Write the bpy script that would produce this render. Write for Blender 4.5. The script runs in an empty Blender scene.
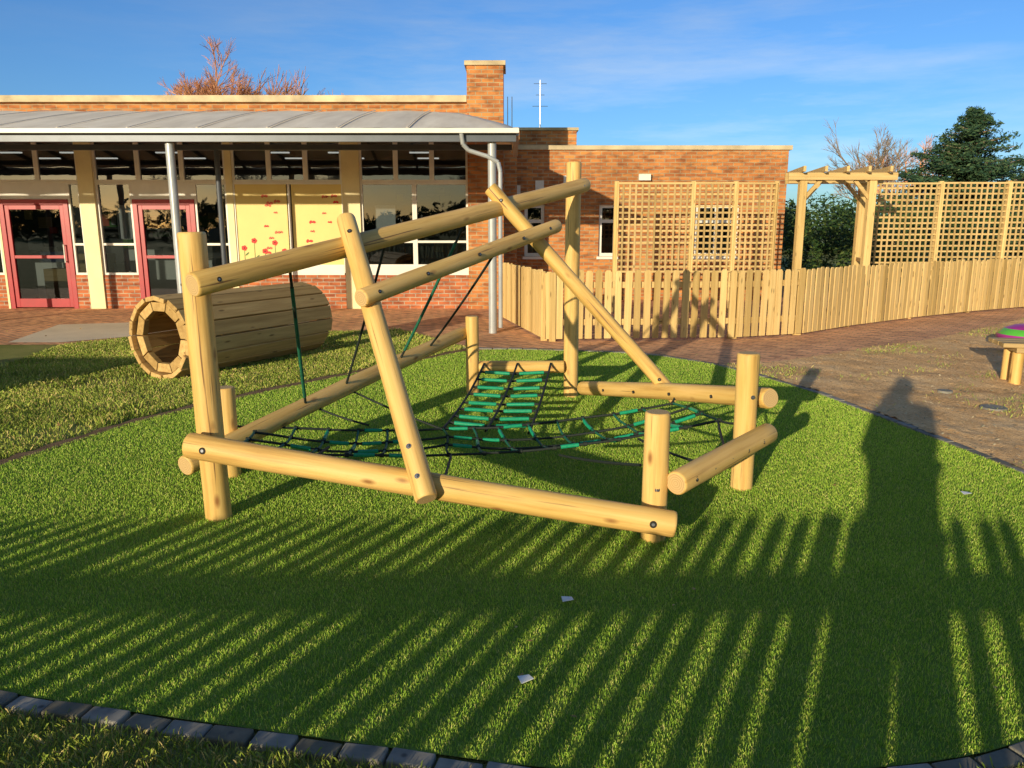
import bpy, math, random
import numpy as np
from mathutils import Vector, Matrix, noise as mnoise
random.seed(7)
rng=np.random.default_rng(11)
R=random.random
def U(a,b): return a+(b-a)*R()
scene=bpy.context.scene
rad=math.radians

# ------------------------------------------------------------------ materials
def newmat(name):
    m=bpy.data.materials.new(name); m.use_nodes=True
    nt=m.node_tree; nt.nodes.clear()
    return m,nt,nt.nodes,nt.links
def N(nt,t,**kw):
    n=nt.nodes.new(t)
    for k,v in kw.items(): setattr(n,k,v)
    return n
def ramp(nt,fac,stops):
    r=nt.nodes.new('ShaderNodeValToRGB')
    e=r.color_ramp.elements
    while len(e)<len(stops): e.new(0.5)
    for el,(p,c) in zip(e,stops):
        el.position=p; el.color=(c[0],c[1],c[2],1)
    nt.links.new(fac,r.inputs[0]); return r.outputs[0]
def mixc(nt,fac,a,b,mode='MIX'):
    m=nt.nodes.new('ShaderNodeMix'); m.data_type='RGBA'; m.blend_type=mode
    for sock,val in ((m.inputs[0],fac),(m.inputs[6],a),(m.inputs[7],b)):
        if hasattr(val,'is_linked'): nt.links.new(val,sock)
        elif isinstance(val,(int,float)): sock.default_value=val
        else: sock.default_value=(val[0],val[1],val[2],1)
    return m.outputs[2]
def noise(nt,vec,scale,detail=4,rough=.55):
    n=N(nt,'ShaderNodeTexNoise'); n.inputs['Scale'].default_value=scale; n.inputs['Detail'].default_value=detail
    n.inputs['Roughness'].default_value=rough
    if vec is not None: nt.links.new(vec,n.inputs['Vector'])
    return n.outputs['Fac']
def mapping(nt,vec,scale=(1,1,1),rot=(0,0,0),loc=(0,0,0)):
    m=N(nt,'ShaderNodeMapping'); m.inputs['Scale'].default_value=scale; m.inputs['Rotation'].default_value=rot
    m.inputs['Location'].default_value=loc
    nt.links.new(vec,m.inputs['Vector']); return m.outputs[0]
def objco(nt): return N(nt,'ShaderNodeTexCoord').outputs['Object']
def finish(nt,col,rough=.7,bump=None,bs=.3,bd=.01,metal=0,spec=.4):
    p=N(nt,'ShaderNodeBsdfPrincipled'); o=N(nt,'ShaderNodeOutputMaterial')
    if hasattr(col,'is_linked'): nt.links.new(col,p.inputs['Base Color'])
    else: p.inputs['Base Color'].default_value=(col[0],col[1],col[2],1)
    p.inputs['Roughness'].default_value=rough
    p.inputs['Metallic'].default_value=metal
    p.inputs['Specular IOR Level'].default_value=spec
    if bump is not None:
        b=N(nt,'ShaderNodeBump'); b.inputs['Strength'].default_value=bs; b.inputs['Distance'].default_value=bd
        nt.links.new(bump,b.inputs['Height']); nt.links.new(b.outputs[0],p.inputs['Normal'])
    nt.links.new(p.outputs[0],o.inputs[0]); return p
def plain(name,col,rough=.6,metal=0,var=.15,scale=6,spec=.4):
    m,nt,ns,ls=newmat(name)
    f=noise(nt,objco(nt),scale,5)
    d=tuple(c*(1-var) for c in col); l=tuple(min(1,c*(1+var)) for c in col)
    c=ramp(nt,f,[(.3,d),(.7,l)])
    finish(nt,c,rough,f,.1,.004,metal,spec); return m

def log_mat():
    m,nt,ns,ls=newmat('round_timber')
    co=objco(nt); oi=N(nt,'ShaderNodeObjectInfo')
    va=N(nt,'ShaderNodeVectorMath',operation='ADD'); ls.new(co,va.inputs[0])
    sc=N(nt,'ShaderNodeVectorMath',operation='SCALE'); sc.inputs[0].default_value=(7,5,13); ls.new(oi.outputs['Random'],sc.inputs['Scale'])
    ls.new(sc.outputs[0],va.inputs[1]); v=va.outputs[0]
    g=noise(nt,mapping(nt,v,(26,26,1.3)),1,6,.65)
    b=noise(nt,mapping(nt,v,(4,4,1.1)),1,3)
    base=ramp(nt,g,[(.25,(.50,.27,.08)),(.5,(.80,.50,.17)),(.8,(.90,.63,.26))])
    tint=ramp(nt,b,[(.3,(.80,.80,.62)),(.7,(1,1,1))])
    base=mixc(nt,1.0,base,tint,'MULTIPLY')
    vor=N(nt,'ShaderNodeTexVoronoi'); vor.inputs['Scale'].default_value=1; vor.inputs['Randomness'].default_value=1
    ls.new(mapping(nt,v,(9,9,3.6)),vor.inputs['Vector'])
    kn=ramp(nt,vor.outputs['Distance'],[(.05,(1,1,1)),(.18,(0,0,0))])
    kn2=mixc(nt,kn,base,(.32,.15,.045))
    ck=noise(nt,mapping(nt,v,(55,55,1.0)),1,3,.5)
    ckr=ramp(nt,ck,[(.65,(0,0,0)),(.70,(1,1,1))])
    col=mixc(nt,ckr,kn2,(.24,.13,.05))
    finish(nt,col,.55,g,.45,.004,0,.35); return m
def cap_mat():
    m,nt,ns,ls=newmat('timber_end_grain')
    w=N(nt,'ShaderNodeTexWave',wave_type='RINGS',rings_direction='Z'); w.inputs['Scale'].default_value=28; w.inputs['Distortion'].default_value=1.2
    ls.new(objco(nt),w.inputs['Vector'])
    c=ramp(nt,w.outputs['Fac'],[(0,(.42,.25,.10)),(1,(.66,.46,.22))])
    n=noise(nt,objco(nt),14,4); c=mixc(nt,n,c,(.56,.38,.17))
    finish(nt,c,.8,w.outputs['Fac'],.2,.002); return m
def board_mat(name,cols,axis='Z',var=.5,gs=30):
    m,nt,ns,ls=newmat(name)
    co=objco(nt); ge=N(nt,'ShaderNodeNewGeometry')
    va=N(nt,'ShaderNodeVectorMath',operation='ADD'); ls.new(co,va.inputs[0])
    sc=N(nt,'ShaderNodeVectorMath',operation='SCALE'); sc.inputs[0].default_value=(17,23,31); ls.new(ge.outputs['Random Per Island'],sc.inputs['Scale'])
    ls.new(sc.outputs[0],va.inputs[1])
    s={'X':(1.5,gs,gs),'Y':(gs,1.5,gs),'Z':(gs,gs,1.5)}[axis]
    g=noise(nt,mapping(nt,va.outputs[0],s),1,5,.6)
    a=ramp(nt,g,[(.3,cols[0]),(.7,cols[1])])
    rp=ramp(nt,ge.outputs['Random Per Island'],[(0,(1-var,1-var*1.05,1-var*1.25)),(.5,(1-var*.3,1-var*.3,1-var*.35)),(1,(1,1,1))])
    c=mixc(nt,1.0,a,rp,'MULTIPLY')
    vor=N(nt,'ShaderNodeTexVoronoi'); vor.inputs['Scale'].default_value=1
    ks={'X':(3,12,12),'Y':(12,3,12),'Z':(12,12,3)}[axis]
    ls.new(mapping(nt,va.outputs[0],ks),vor.inputs['Vector'])
    kn=ramp(nt,vor.outputs['Distance'],[(.07,(1,1,1)),(.16,(0,0,0))])
    c=mixc(nt,kn,c,tuple(x*.45 for x in cols[0]))
    finish(nt,c,.75,g,.25,.003,0,.25); return m
def brick_mat(name,c1,c2,mortar,plan=False,bw=.225,rh=.075,ms=.009,rot=0,stain=.35,bump=.5):
    m,nt,ns,ls=newmat(name)
    co=objco(nt)
    if plan: v=mapping(nt,co,(1,1,1),(0,0,rot))
    else:
        sx=N(nt,'ShaderNodeSeparateXYZ'); ls.new(co,sx.inputs[0])
        ad=N(nt,'ShaderNodeMath',operation='ADD'); ls.new(sx.outputs[0],ad.inputs[0]); ls.new(sx.outputs[1],ad.inputs[1])
        cx=N(nt,'ShaderNodeCombineXYZ'); ls.new(ad.outputs[0],cx.inputs[0]); ls.new(sx.outputs[2],cx.inputs[1]); v=cx.outputs[0]
    b=N(nt,'ShaderNodeTexBrick'); b.inputs['Scale'].default_value=1; b.inputs['Brick Width'].default_value=bw; b.inputs['Row Height'].default_value=rh
    b.inputs['Mortar Size'].default_value=ms; b.inputs['Mortar Smooth'].default_value=.2; b.inputs['Bias'].default_value=0
    b.inputs['Color1'].default_value=(*c1,1); b.inputs['Color2'].default_value=(*c2,1); b.inputs['Mortar'].default_value=(*mortar,1)
    ls.new(v,b.inputs['Vector'])
    n1=noise(nt,mapping(nt,v,(1/bw*.9,1/rh*.9,1)),1,2)
    c=mixc(nt,1.0,b.outputs['Color'],ramp(nt,n1,[(.3,(.6,.56,.56)),(.5,(1,1,1)),(.72,(1.25,1.22,1.05))]),'MULTIPLY')
    n2=noise(nt,co,.8,6,.6)
    c=mixc(nt,1.0,c,ramp(nt,n2,[(.3,(1-stain,)*3),(.65,(1.05,1.05,1.05))]),'MULTIPLY')
    inv=N(nt,'ShaderNodeMath',operation='SUBTRACT'); inv.inputs[0].default_value=1; ls.new(b.outputs['Fac'],inv.inputs[1])
    finish(nt,c,.85,inv.outputs[0],bump,.006,0,.2); return m
def blade_mat(name,stops,patch=((.75,.8,.75),(1.15,1.1,1)),attr=False,ps=.9):
    m,nt,ns,ls=newmat(name)
    ge=N(nt,'ShaderNodeNewGeometry')
    if attr:
        at=N(nt,'ShaderNodeAttribute',attribute_name='rnd'); f=at.outputs['Fac']
    else: f=ge.outputs['Random Per Island']
    c=ramp(nt,f,stops)
    pn=noise(nt,ge.outputs['Position'],ps,5,.6)
    c=mixc(nt,1.0,c,ramp(nt,pn,[(.35,patch[0]),(.65,patch[1])]),'MULTIPLY')
    d=N(nt,'ShaderNodeBsdfPrincipled'); d.inputs['Roughness'].default_value=.6; d.inputs['Specular IOR Level'].default_value=.2
    ls.new(c,d.inputs['Base Color']); o=N(nt,'ShaderNodeOutputMaterial'); ls.new(d.outputs[0],o.inputs[0])
    return m
def ground_mat(name,stops,scale=3,rough=.95,bump=.6,bd=.02,fine=60):
    m,nt,ns,ls=newmat(name)
    co=objco(nt); a=noise(nt,co,scale,8,.65); b=noise(nt,co,fine,4,.7)
    mx=N(nt,'ShaderNodeMath',operation='MULTIPLY_ADD'); ls.new(b,mx.inputs[0]); mx.inputs[1].default_value=.5; 
    s2=N(nt,'ShaderNodeMath',operation='MULTIPLY'); ls.new(a,s2.inputs[0]); s2.inputs[1].default_value=.5
    ls.new(s2.outputs[0],mx.inputs[2])
    c=ramp(nt,mx.outputs[0],stops)
    finish(nt,c,rough,mx.outputs[0],bump,bd,0,.1); return m

M={}
M['log']=log_mat(); M['cap']=cap_mat()
M['pale']=board_mat('fence_softwood',[(.66,.44,.17),(.88,.63,.28)],'Z',.42)
M['rail']=board_mat('rail_softwood',[(.56,.38,.15),(.76,.54,.25)],'X',.3)
M['stave']=board_mat('stave_softwood',[(.50,.30,.11),(.76,.50,.20)],'Z',.38,22)
M['lattice']=board_mat('lattice_softwood',[(.50,.35,.15),(.68,.48,.22)],'Z',.35)
M['bench']=board_mat('bench_softwood',[(.42,.28,.12),(.62,.44,.21)],'X',.3)
M['brick']=brick_mat('orange_brick',(.66,.27,.085),(.45,.16,.06),(.44,.33,.20))
M['brickdark']=brick_mat('plinth_brick',(.56,.18,.075),(.38,.115,.055),(.44,.36,.28))
M['paving']=brick_mat('block_paving',(.92,.50,.27),(.76,.39,.22),(.36,.25,.15),True,.2,.1,.006,rad(38),.3,.8)
M['concrete']=ground_mat('concrete_slab',[(.3,(.62,.52,.38)),(.6,(.85,.73,.55))],1.5,.9,.2,.004,90)
M['cream']=plain('cream_paint',(.78,.68,.38),.5,0,.07,3)
M['yellow']=plain('yellow_panel',(.74,.58,.20),.5,0,.05,2)
M['white']=plain('white_frame',(.76,.74,.67),.4,0,.06,4)
M['red']=plain('red_paint',(.36,.008,.018),.35,0,.1,5)
M['grey']=plain('grey_steel',(.42,.43,.44),.4,.2,.1,5)
M['darksteel']=plain('dark_steel',(.08,.09,.11),.4,.3,.1,5)
M['coping']=plain('stone_coping',(.56,.45,.28),.85,0,.3,2.5)
M['black']=plain('black_rope',(.015,.022,.018),.7,0,.3,80)
M['green']=plain('green_sleeve',(.01,.30,.15),.45,0,.2,60)
M['dgreen']=plain('dark_green_rope',(.012,.12,.07),.6,0,.3,80)
M['bolt']=plain('bolt_steel',(.25,.26,.3),.35,.8,.2,60)
M['hole']=plain('bolt_recess',(.03,.025,.02),.9,0,.2,60)
M['sett']=board_mat('grey_sett',[(.20,.19,.17),(.36,.33,.28)],'Z',.5,14)
M['turf_base']=ground_mat('turf_backing',[(.35,(.14,.22,.035)),(.65,(.28,.36,.07))],5,.95,.8,.02,120)
M['ground']=ground_mat('grass_ground',[(.35,(.16,.18,.05)),(.5,(.26,.27,.08)),(.65,(.40,.32,.14))],1.2,.95,.9,.03,70)
M['soil']=ground_mat('bare_soil',[(.32,(.46,.25,.10)),(.48,(.80,.49,.23)),(.64,(.96,.68,.37))],1.6,.97,1.0,.05,38)
M['soilstrip']=ground_mat('soil_strip',[(.35,(.12,.075,.04)),(.65,(.34,.22,.12))],6,.97,.9,.02,60)
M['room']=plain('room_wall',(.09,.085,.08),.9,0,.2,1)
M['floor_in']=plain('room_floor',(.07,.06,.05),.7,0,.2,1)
M['paper']=plain('paper',(.8,.8,.78),.8,0,.03,9)
M['blade']=blade_mat('turf_fibre',[(0,(.18,.35,.03)),(.35,(.30,.50,.05)),(.7,(.42,.58,.08)),(.9,(.56,.62,.13)),(1,(.66,.60,.24))],((.88,.90,.85),(1.08,1.06,1)),True)
M['lawnblade']=blade_mat('lawn_blade',[(0,(.20,.30,.04)),(.4,(.34,.44,.07)),(.7,(.46,.49,.11)),(.85,(.60,.50,.19)),(1,(.66,.50,.24))],((.6,.65,.5),(1.2,1.15,1.05)),True)
M['conifer']=blade_mat('conifer_needles',[(0,(.02,.055,.035)),(.5,(.045,.095,.05)),(1,(.09,.14,.06))])
M['hedge']=blade_mat('hedge_leaf',[(0,(.02,.05,.015)),(.5,(.05,.10,.03)),(1,(.11,.14,.035))])
M['chip']=blade_mat('wood_chip',[(0,(.30,.19,.09)),(.5,(.60,.42,.24)),(1,(.82,.66,.42))])
M['leaf']=blade_mat('fallen_leaf',[(0,(.22,.13,.05)),(.5,(.42,.26,.10)),(1,(.60,.46,.22))])
M['bark']=plain('bark',(.24,.18,.13),.9,0,.3,8)
M['redtwig']=plain('red_twig',(.60,.29,.15),.9,0,.3,3)
M['purple']=plain('purple_gloss',(.35,.03,.25),.3,0,.15,3)
M['lime']=plain('lime_gloss',(.10,.45,.05),.3,0,.15,3)
M['coat']=plain('coat_cloth',(.03,.035,.06),.9,0,.2,20)
M['jeans']=plain('denim',(.04,.06,.12),.9,0,.2,30)
M['skin']=plain('skin',(.55,.32,.22),.5,0,.06,12)
M['hair']=plain('hair',(.05,.03,.02),.8,0,.3,60)
M['phone']=plain('phone_body',(.02,.02,.022),.25,0,.05,9)
M['shoe']=plain('shoe_leather',(.03,.02,.015),.5,0,.2,20)
M['stem']=plain('stem_paint',(.08,.20,.05),.6)
M['poppy']=plain('poppy_paint',(.65,.04,.03),.6)
M['butter']=plain('butterfly_paint',(.62,.14,.07),.6)
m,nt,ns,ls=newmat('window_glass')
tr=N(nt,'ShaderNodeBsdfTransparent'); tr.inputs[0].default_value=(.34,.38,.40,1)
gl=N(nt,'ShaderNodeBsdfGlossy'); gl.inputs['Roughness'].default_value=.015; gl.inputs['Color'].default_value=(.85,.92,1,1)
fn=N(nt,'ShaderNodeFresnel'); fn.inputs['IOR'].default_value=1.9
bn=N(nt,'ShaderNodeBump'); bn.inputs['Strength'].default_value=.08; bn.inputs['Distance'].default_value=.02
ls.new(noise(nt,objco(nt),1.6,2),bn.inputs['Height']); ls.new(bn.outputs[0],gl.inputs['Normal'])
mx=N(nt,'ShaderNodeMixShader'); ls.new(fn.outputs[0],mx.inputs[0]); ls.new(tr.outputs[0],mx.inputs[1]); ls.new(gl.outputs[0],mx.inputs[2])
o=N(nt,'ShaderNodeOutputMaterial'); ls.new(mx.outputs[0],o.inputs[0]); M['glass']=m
m,nt,ns,ls=newmat('strip_light'); e=N(nt,'ShaderNodeEmission'); e.inputs[0].default_value=(1,.93,.8,1); e.inputs[1].default_value=1.2
o=N(nt,'ShaderNodeOutputMaterial'); ls.new(e.outputs[0],o.inputs[0]); M['lamp']=m
m,nt,ns,ls=newmat('polycarbonate_roof')
f=noise(nt,mapping(nt,objco(nt),(3,.6,1)),1.2,6); c=ramp(nt,f,[(.3,(.66,.58,.47)),(.7,(.86,.78,.66))])
p=N(nt,'ShaderNodeBsdfPrincipled'); p.inputs['Roughness'].default_value=.6; p.inputs['Specular IOR Level'].default_value=.2; ls.new(c,p.inputs['Base Color'])
o=N(nt,'ShaderNodeOutputMaterial'); ls.new(p.outputs[0],o.inputs[0]); M['poly']=m

# ------------------------------------------------------------------ mesh helpers
def link(o,parent=None):
    scene.collection.objects.link(o)
    if parent is not None: o.parent=parent
    return o
def empty(name,loc=(0,0,0)):
    e=bpy.data.objects.new(name,None); e.location=loc; e.empty_display_size=.2
    scene.collection.objects.link(e); return e
class MB:
    def __init__(s): s.v=[];s.f=[];s.m=[];s.mats=[]
    def mi(s,k):
        if k not in s.mats: s.mats.append(k)
        return s.mats.index(k)
    def add(s,vs,fs,k):
        b=len(s.v); s.v+=[tuple(x) for x in vs]; i=s.mi(k)
        for f in fs: s.f.append(tuple(b+j for j in f)); s.m.append(i)
    def aabb(s,x0,x1,y0,y1,z0,z1,k):
        s.add([(x0,y0,z0),(x1,y0,z0),(x1,y1,z0),(x0,y1,z0),(x0,y0,z1),(x1,y0,z1),(x1,y1,z1),(x0,y1,z1)],
              [(0,3,2,1),(4,5,6,7),(0,1,5,4),(1,2,6,5),(2,3,7,6),(3,0,4,7)],k)
    def obox(s,c,ax,ay,az,k):
        c=Vector(c);ax=Vector(ax);ay=Vector(ay);az=Vector(az)
        vs=[c+sx*ax+sy*ay+sz*az for sz in(-1,1) for sx,sy in((-1,-1),(1,-1),(1,1),(-1,1))]
        s.add(vs,[(0,3,2,1),(4,5,6,7),(0,1,5,4),(1,2,6,5),(2,3,7,6),(3,0,4,7)],k)
    def beam(s,p0,p1,w,t,k,up=(0,0,1)):
        p0=Vector(p0);p1=Vector(p1);d=(p1-p0);L=d.length;d.normalize();u=Vector(up)
        if abs(d.dot(u))>.98:u=Vector((0,1,0))
        sd=d.cross(u).normalized();u2=sd.cross(d)
        s.obox((p0+p1)/2,d*L/2,sd*w/2,u2*t/2,k)
    def tube(s,p0,p1,r0,r1,k,n=6,cap=True):
        p0=Vector(p0);p1=Vector(p1);d=(p1-p0).normalized()
        a=d.orthogonal().normalized();b=d.cross(a)
        vs=[]
        for p,r in((p0,r0),(p1,r1)):
            for i in range(n):
                t=2*math.pi*i/n; vs.append(p+a*math.cos(t)*r+b*math.sin(t)*r)
        fs=[(i,(i+1)%n,n+(i+1)%n,n+i) for i in range(n)]
        if cap: fs+= [tuple(reversed(range(n))),tuple(range(n,2*n))]
        s.add(vs,fs,k)
    def obj(s,name,parent=None,smooth=False,bevel=0):
        me=bpy.data.meshes.new(name); me.from_pydata(s.v,[],s.f)
        for k in s.mats: me.materials.append(M[k])
        me.polygons.foreach_set('material_index',s.m)
        if smooth: me.polygons.foreach_set('use_smooth',[True]*len(s.f))
        me.update(); o=link(bpy.data.objects.new(name,me),parent)
        if bevel:
            b=o.modifiers.new('bevel','BEVEL'); b.width=bevel; b.segments=2; b.limit_method='ANGLE'
        return o
def sheet(name,pts,z,k,parent=None):
    b=MB(); b.add([(x,y,z) for x,y in pts],[tuple(range(len(pts)))],k)
    o=b.obj(name,parent)
    import bmesh
    bm=bmesh.new(); bm.from_mesh(o.data); bmesh.ops.triangulate(bm,faces=bm.faces[:]); bmesh.ops.recalc_face_normals(bm,faces=bm.faces[:])
    if bm.faces[0].normal.z<0: bmesh.ops.reverse_faces(bm,faces=bm.faces[:])
    bm.to_mesh(o.data); bm.free(); return o
def inside(p,poly):
    x,y=p;c=False;n=len(poly);j=n-1
    for i in range(n):
        xi,yi=poly[i];xj,yj=poly[j]
        if (yi>y)!=(yj>y) and x<(xj-xi)*(y-yi)/(yj-yi)+xi: c=not c
        j=i
    return c
def inside_np(x,y,poly):
    c=np.zeros(len(x),bool);n=len(poly);j=n-1
    for i in range(n):
        xi,yi=poly[i];xj,yj=poly[j]
        if yi!=yj:
            c^=((yi>y)!=(yj>y))&(x<(xj-xi)*(y-yi)/(yj-yi)+xi)
        j=i
    return c
def log(name,p0,p1,r,parent,seg=26,wob=.04):
    p0=Vector(p0);p1=Vector(p1);L=(p1-p0).length
    off=Vector((R()*50,R()*50,R()*50)); rings=max(6,int(L/.12)); vs=[];fs=[];ms=[]
    prof=[(-L/2,.86),(-L/2+.004,.95),(-L/2+.014,1.0)]+[(-L/2+.014+(L-.028)*i/rings,1.0) for i in range(1,rings)]+[(L/2-.014,1.0),(L/2-.004,.95),(L/2,.86)]
    bend=U(-.008,.008)*L; bd=R()*6.28
    for z,sc in prof:
        bx=bend*(1-(2*z/L)**2)
        for i in range(seg):
            t=2*math.pi*i/seg
            rr=r*sc*(1+wob*mnoise.noise(Vector((math.cos(t)*1.2,math.sin(t)*1.2,z*2.5))+off))
            vs.append((rr*math.cos(t)+bx*math.cos(bd),rr*math.sin(t)+bx*math.sin(bd),z))
    n=len(prof)
    for j in range(n-1):
        for i in range(seg):
            fs.append((j*seg+i,j*seg+(i+1)%seg,(j+1)*seg+(i+1)%seg,(j+1)*seg+i)); ms.append(0)
    fs.append(tuple(reversed(range(seg)))); ms.append(1); fs.append(tuple(range((n-1)*seg,n*seg))); ms.append(1)
    me=bpy.data.meshes.new(name); me.from_pydata(vs,[],fs); me.materials.append(M['log']); me.materials.append(M['cap'])
    me.polygons.foreach_set('material_index',ms); me.polygons.foreach_set('use_smooth',[m==0 for m in ms]); me.update()
    o=link(bpy.data.objects.new(name,me),parent)
    d=(p1-p0).normalized(); o.rotation_mode='QUATERNION'; o.rotation_quaternion=d.to_track_quat('Z','Y'); o.location=(p0+p1)/2
    return o
def lerp(a,b,t): return Vector(a)+(Vector(b)-Vector(a))*t

# ------------------------------------------------------------------ ground sheets
b=MB(); n=48
b.add([(0,0,0)]+[(400*math.cos(2*math.pi*i/n),400*math.sin(2*math.pi*i/n),0) for i in range(n)],[(0,i+1,(i+1)%n+1) for i in range(n)],'ground')
b.obj('ground')
turf_left=[(-3.47,5.0),(-3.32,5.45),(-3.13,6.12),(-2.8,6.72),(-2.43,7.27),(-1.85,8.12),(-1.1,9.11),(-.49,10.02)]
turf_back=[(.62,9.86),(1.62,9.62),(2.14,9.11),(2.37,8.84)]
turf_right=[(2.66,8.12),(2.96,7.22),(3.14,6.03),(3.26,5.35),(3.34,4.77),(3.35,4.0),(3.15,3.2),(2.6,2.58)]
turf_front=[(1.6,2.13),(1.26,2.04),(.7,1.98),(.14,2.01),(-.22,2.08),(-.57,2.15),(-1.02,2.24),(-1.54,2.35),(-1.76,2.40),(-2.7,2.75),(-3.35,3.4),(-3.55,4.2)]
TURF=turf_left+turf_back+turf_right+turf_front
def smooth_poly(P,it=2,closed=True):
    for _ in range(it):
        Q=[];n=len(P)
        for i in range(n if closed else n-1):
            a=P[i];c=P[(i+1)%n]
            Q+=[(a[0]*.75+c[0]*.25,a[1]*.75+c[1]*.25),(a[0]*.25+c[0]*.75,a[1]*.25+c[1]*.75)]
        if not closed: Q=[P[0]]+Q+[P[-1]]
        P=Q
    return P
TURFS=smooth_poly(TURF)
PAVE=[(-16,10.2),(-6.2,10.46),(-5.57,11.13),(-2.8,11.78),(-1.76,12.01),(-1.0,10.9),(-.44,9.9),(.6,9.5),(1.6,9.3),(2.37,8.84),(3.14,9.6),(4.98,10.9),(6.72,12.0),(9.1,13.6),(16,18),(16,24),(-16,24)]
sheet('paving',PAVE,.006,'paving')
sheet('concrete_path',[(-7.02,10.62),(-7.45,12.6),(-3.75,13.6),(-2.8,11.95),(-5.5,11.3),(-6.3,10.62)],.012,'concrete')
SOIL=[(2.3,8.8),(2.72,8.12),(3.02,7.22),(3.2,6.03),(3.33,5.35),(3.42,4.4),(3.6,3.2),(9,2.0),(16,8),(16,17),(9.1,13.55),(7.6,12.3),(6.72,11.45),(4.98,10.25),(3.6,9.35),(3.0,8.95)]
sheet('paving_path',[(2.3,8.86),(2.37,8.74),(3.2,8.7),(5.2,9.9),(7.2,11.5),(9.6,13.4),(9.1,13.7),(6.72,12.05),(4.98,10.95),(3.14,9.65)],.0085,'paving')
def wob(x,y,s=1.0,o=0.0):
    return (np.sin(x*1.7*s+o)+np.sin(y*2.3*s+1.3+o)+np.sin((x+y)*1.1*s+.5)+np.sin((x-y*1.3)*3.1*s+2+o)*.7)/3.7
SS=smooth_poly(SOIL,1)
gx=np.arange(2.3,11.0,.035); gy=np.arange(3.0,13.6,.045)
VX,VY=np.meshgrid(gx,gy,indexing='ij')
VX=VX+rng.uniform(-.012,.012,VX.shape); VY=VY+rng.uniform(-.012,.012,VY.shape)
raw=rng.random((len(gx),len(gy)))
sm=raw.copy()
for _ in range(2): sm=(sm+np.roll(sm,1,0)+np.roll(sm,-1,0)+np.roll(sm,1,1)+np.roll(sm,-1,1))/5
big=raw.copy()
for _ in range(14): big=(big+np.roll(big,1,0)+np.roll(big,-1,0)+np.roll(big,1,1)+np.roll(big,-1,1))/5
HZ=.012+.006*raw+.030*np.clip(sm-.42,0,1)+.07*np.clip(big-.46,0,1)
ins=inside_np(VX.ravel(),VY.ravel(),SS).reshape(VX.shape)
vs=np.stack([VX,VY,HZ],2).reshape(-1,3).tolist(); ny_=len(gy)
fi=np.argwhere(ins[:-1,:-1]&ins[1:,:-1]&ins[1:,1:]&ins[:-1,1:])
fs=[(i*ny_+j,(i+1)*ny_+j,(i+1)*ny_+j+1,i*ny_+j+1) for i,j in fi.tolist()]
so_=empty('bare_soil_ground')
me=bpy.data.meshes.new('soil_relief'); me.from_pydata(vs,[],fs); me.materials.append(M['soil']); me.polygons.foreach_set('use_smooth',[True]*len(fs)); me.update()
link(bpy.data.objects.new('soil_relief',me),so_)
sheet('soil_sheet',SOIL,.0115,'soil',so_)
turf=empty('artificial_turf')
sheet('turf_backing',TURFS,.016,'turf_base',turf)
LS=smooth_poly(turf_left,2,False)
st=MB(); w1=.06
for i in range(len(LS)-1):
    a=LS[i];c=LS[i+1]; w0=w1; w1=.05+.08*R()
    st.add([(a[0]-w0,a[1]+w0*.8,.020),(a[0]+.02,a[1]-.02,.020),(c[0]+.02,c[1]-.02,.020),(c[0]-w1,c[1]+w1*.8,.020)],[(0,1,2,3)],'soilstrip')
st.obj('soil_edge_strip')
def setts(name,pts,step=.21,w=.1,off=0):
    b=MB(); P=[Vector((x,y,0)) for x,y in pts]; segs=[(P[j],P[j+1]) for j in range(len(P)-1)]
    pos=0; tot=sum((c-a).length for a,c in segs)
    def at(s):
        for a,c in segs:
            L=(c-a).length
            if s<=L: return a+(c-a)*(s/L),(c-a).normalized()
            s-=L
        return segs[-1][1],(segs[-1][1]-segs[-1][0]).normalized()
    while pos<tot:
        p,t=at(pos); ang=U(-.04,.04)
        t=(Matrix.Rotation(ang,3,'Z')@t); sd=Vector((-t.y,t.x,0))
        z=.014+U(-.005,.005)
        b.obox(p+sd*(off+U(-.006,.006))+Vector((0,0,z-.03)),t*(step/2-U(.003,.007)),sd*w/2,(0,0,.04),'sett'); pos+=step
    return b.obj(name,None,False,.006)
FE=smooth_poly([(3.35,4.0),(3.15,3.2),(2.6,2.58)]+turf_front,2,False)
setts('stone_edging',[(x*1.0,y-.045) for x,y in FE],.15,.068)
RE=smooth_poly([(2.3,8.9)]+turf_right[:6],2,False)
setts('stone_edging',[(x+.05,y) for x,y in RE],.2,.07)
BE=smooth_poly([(-.55,10.05),(.62,9.9),(1.62,9.66),(2.14,9.15),(2.3,8.9)],2,False)
setts('stone_edging',[(x,y+.06) for x,y in BE],.2,.08)

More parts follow.
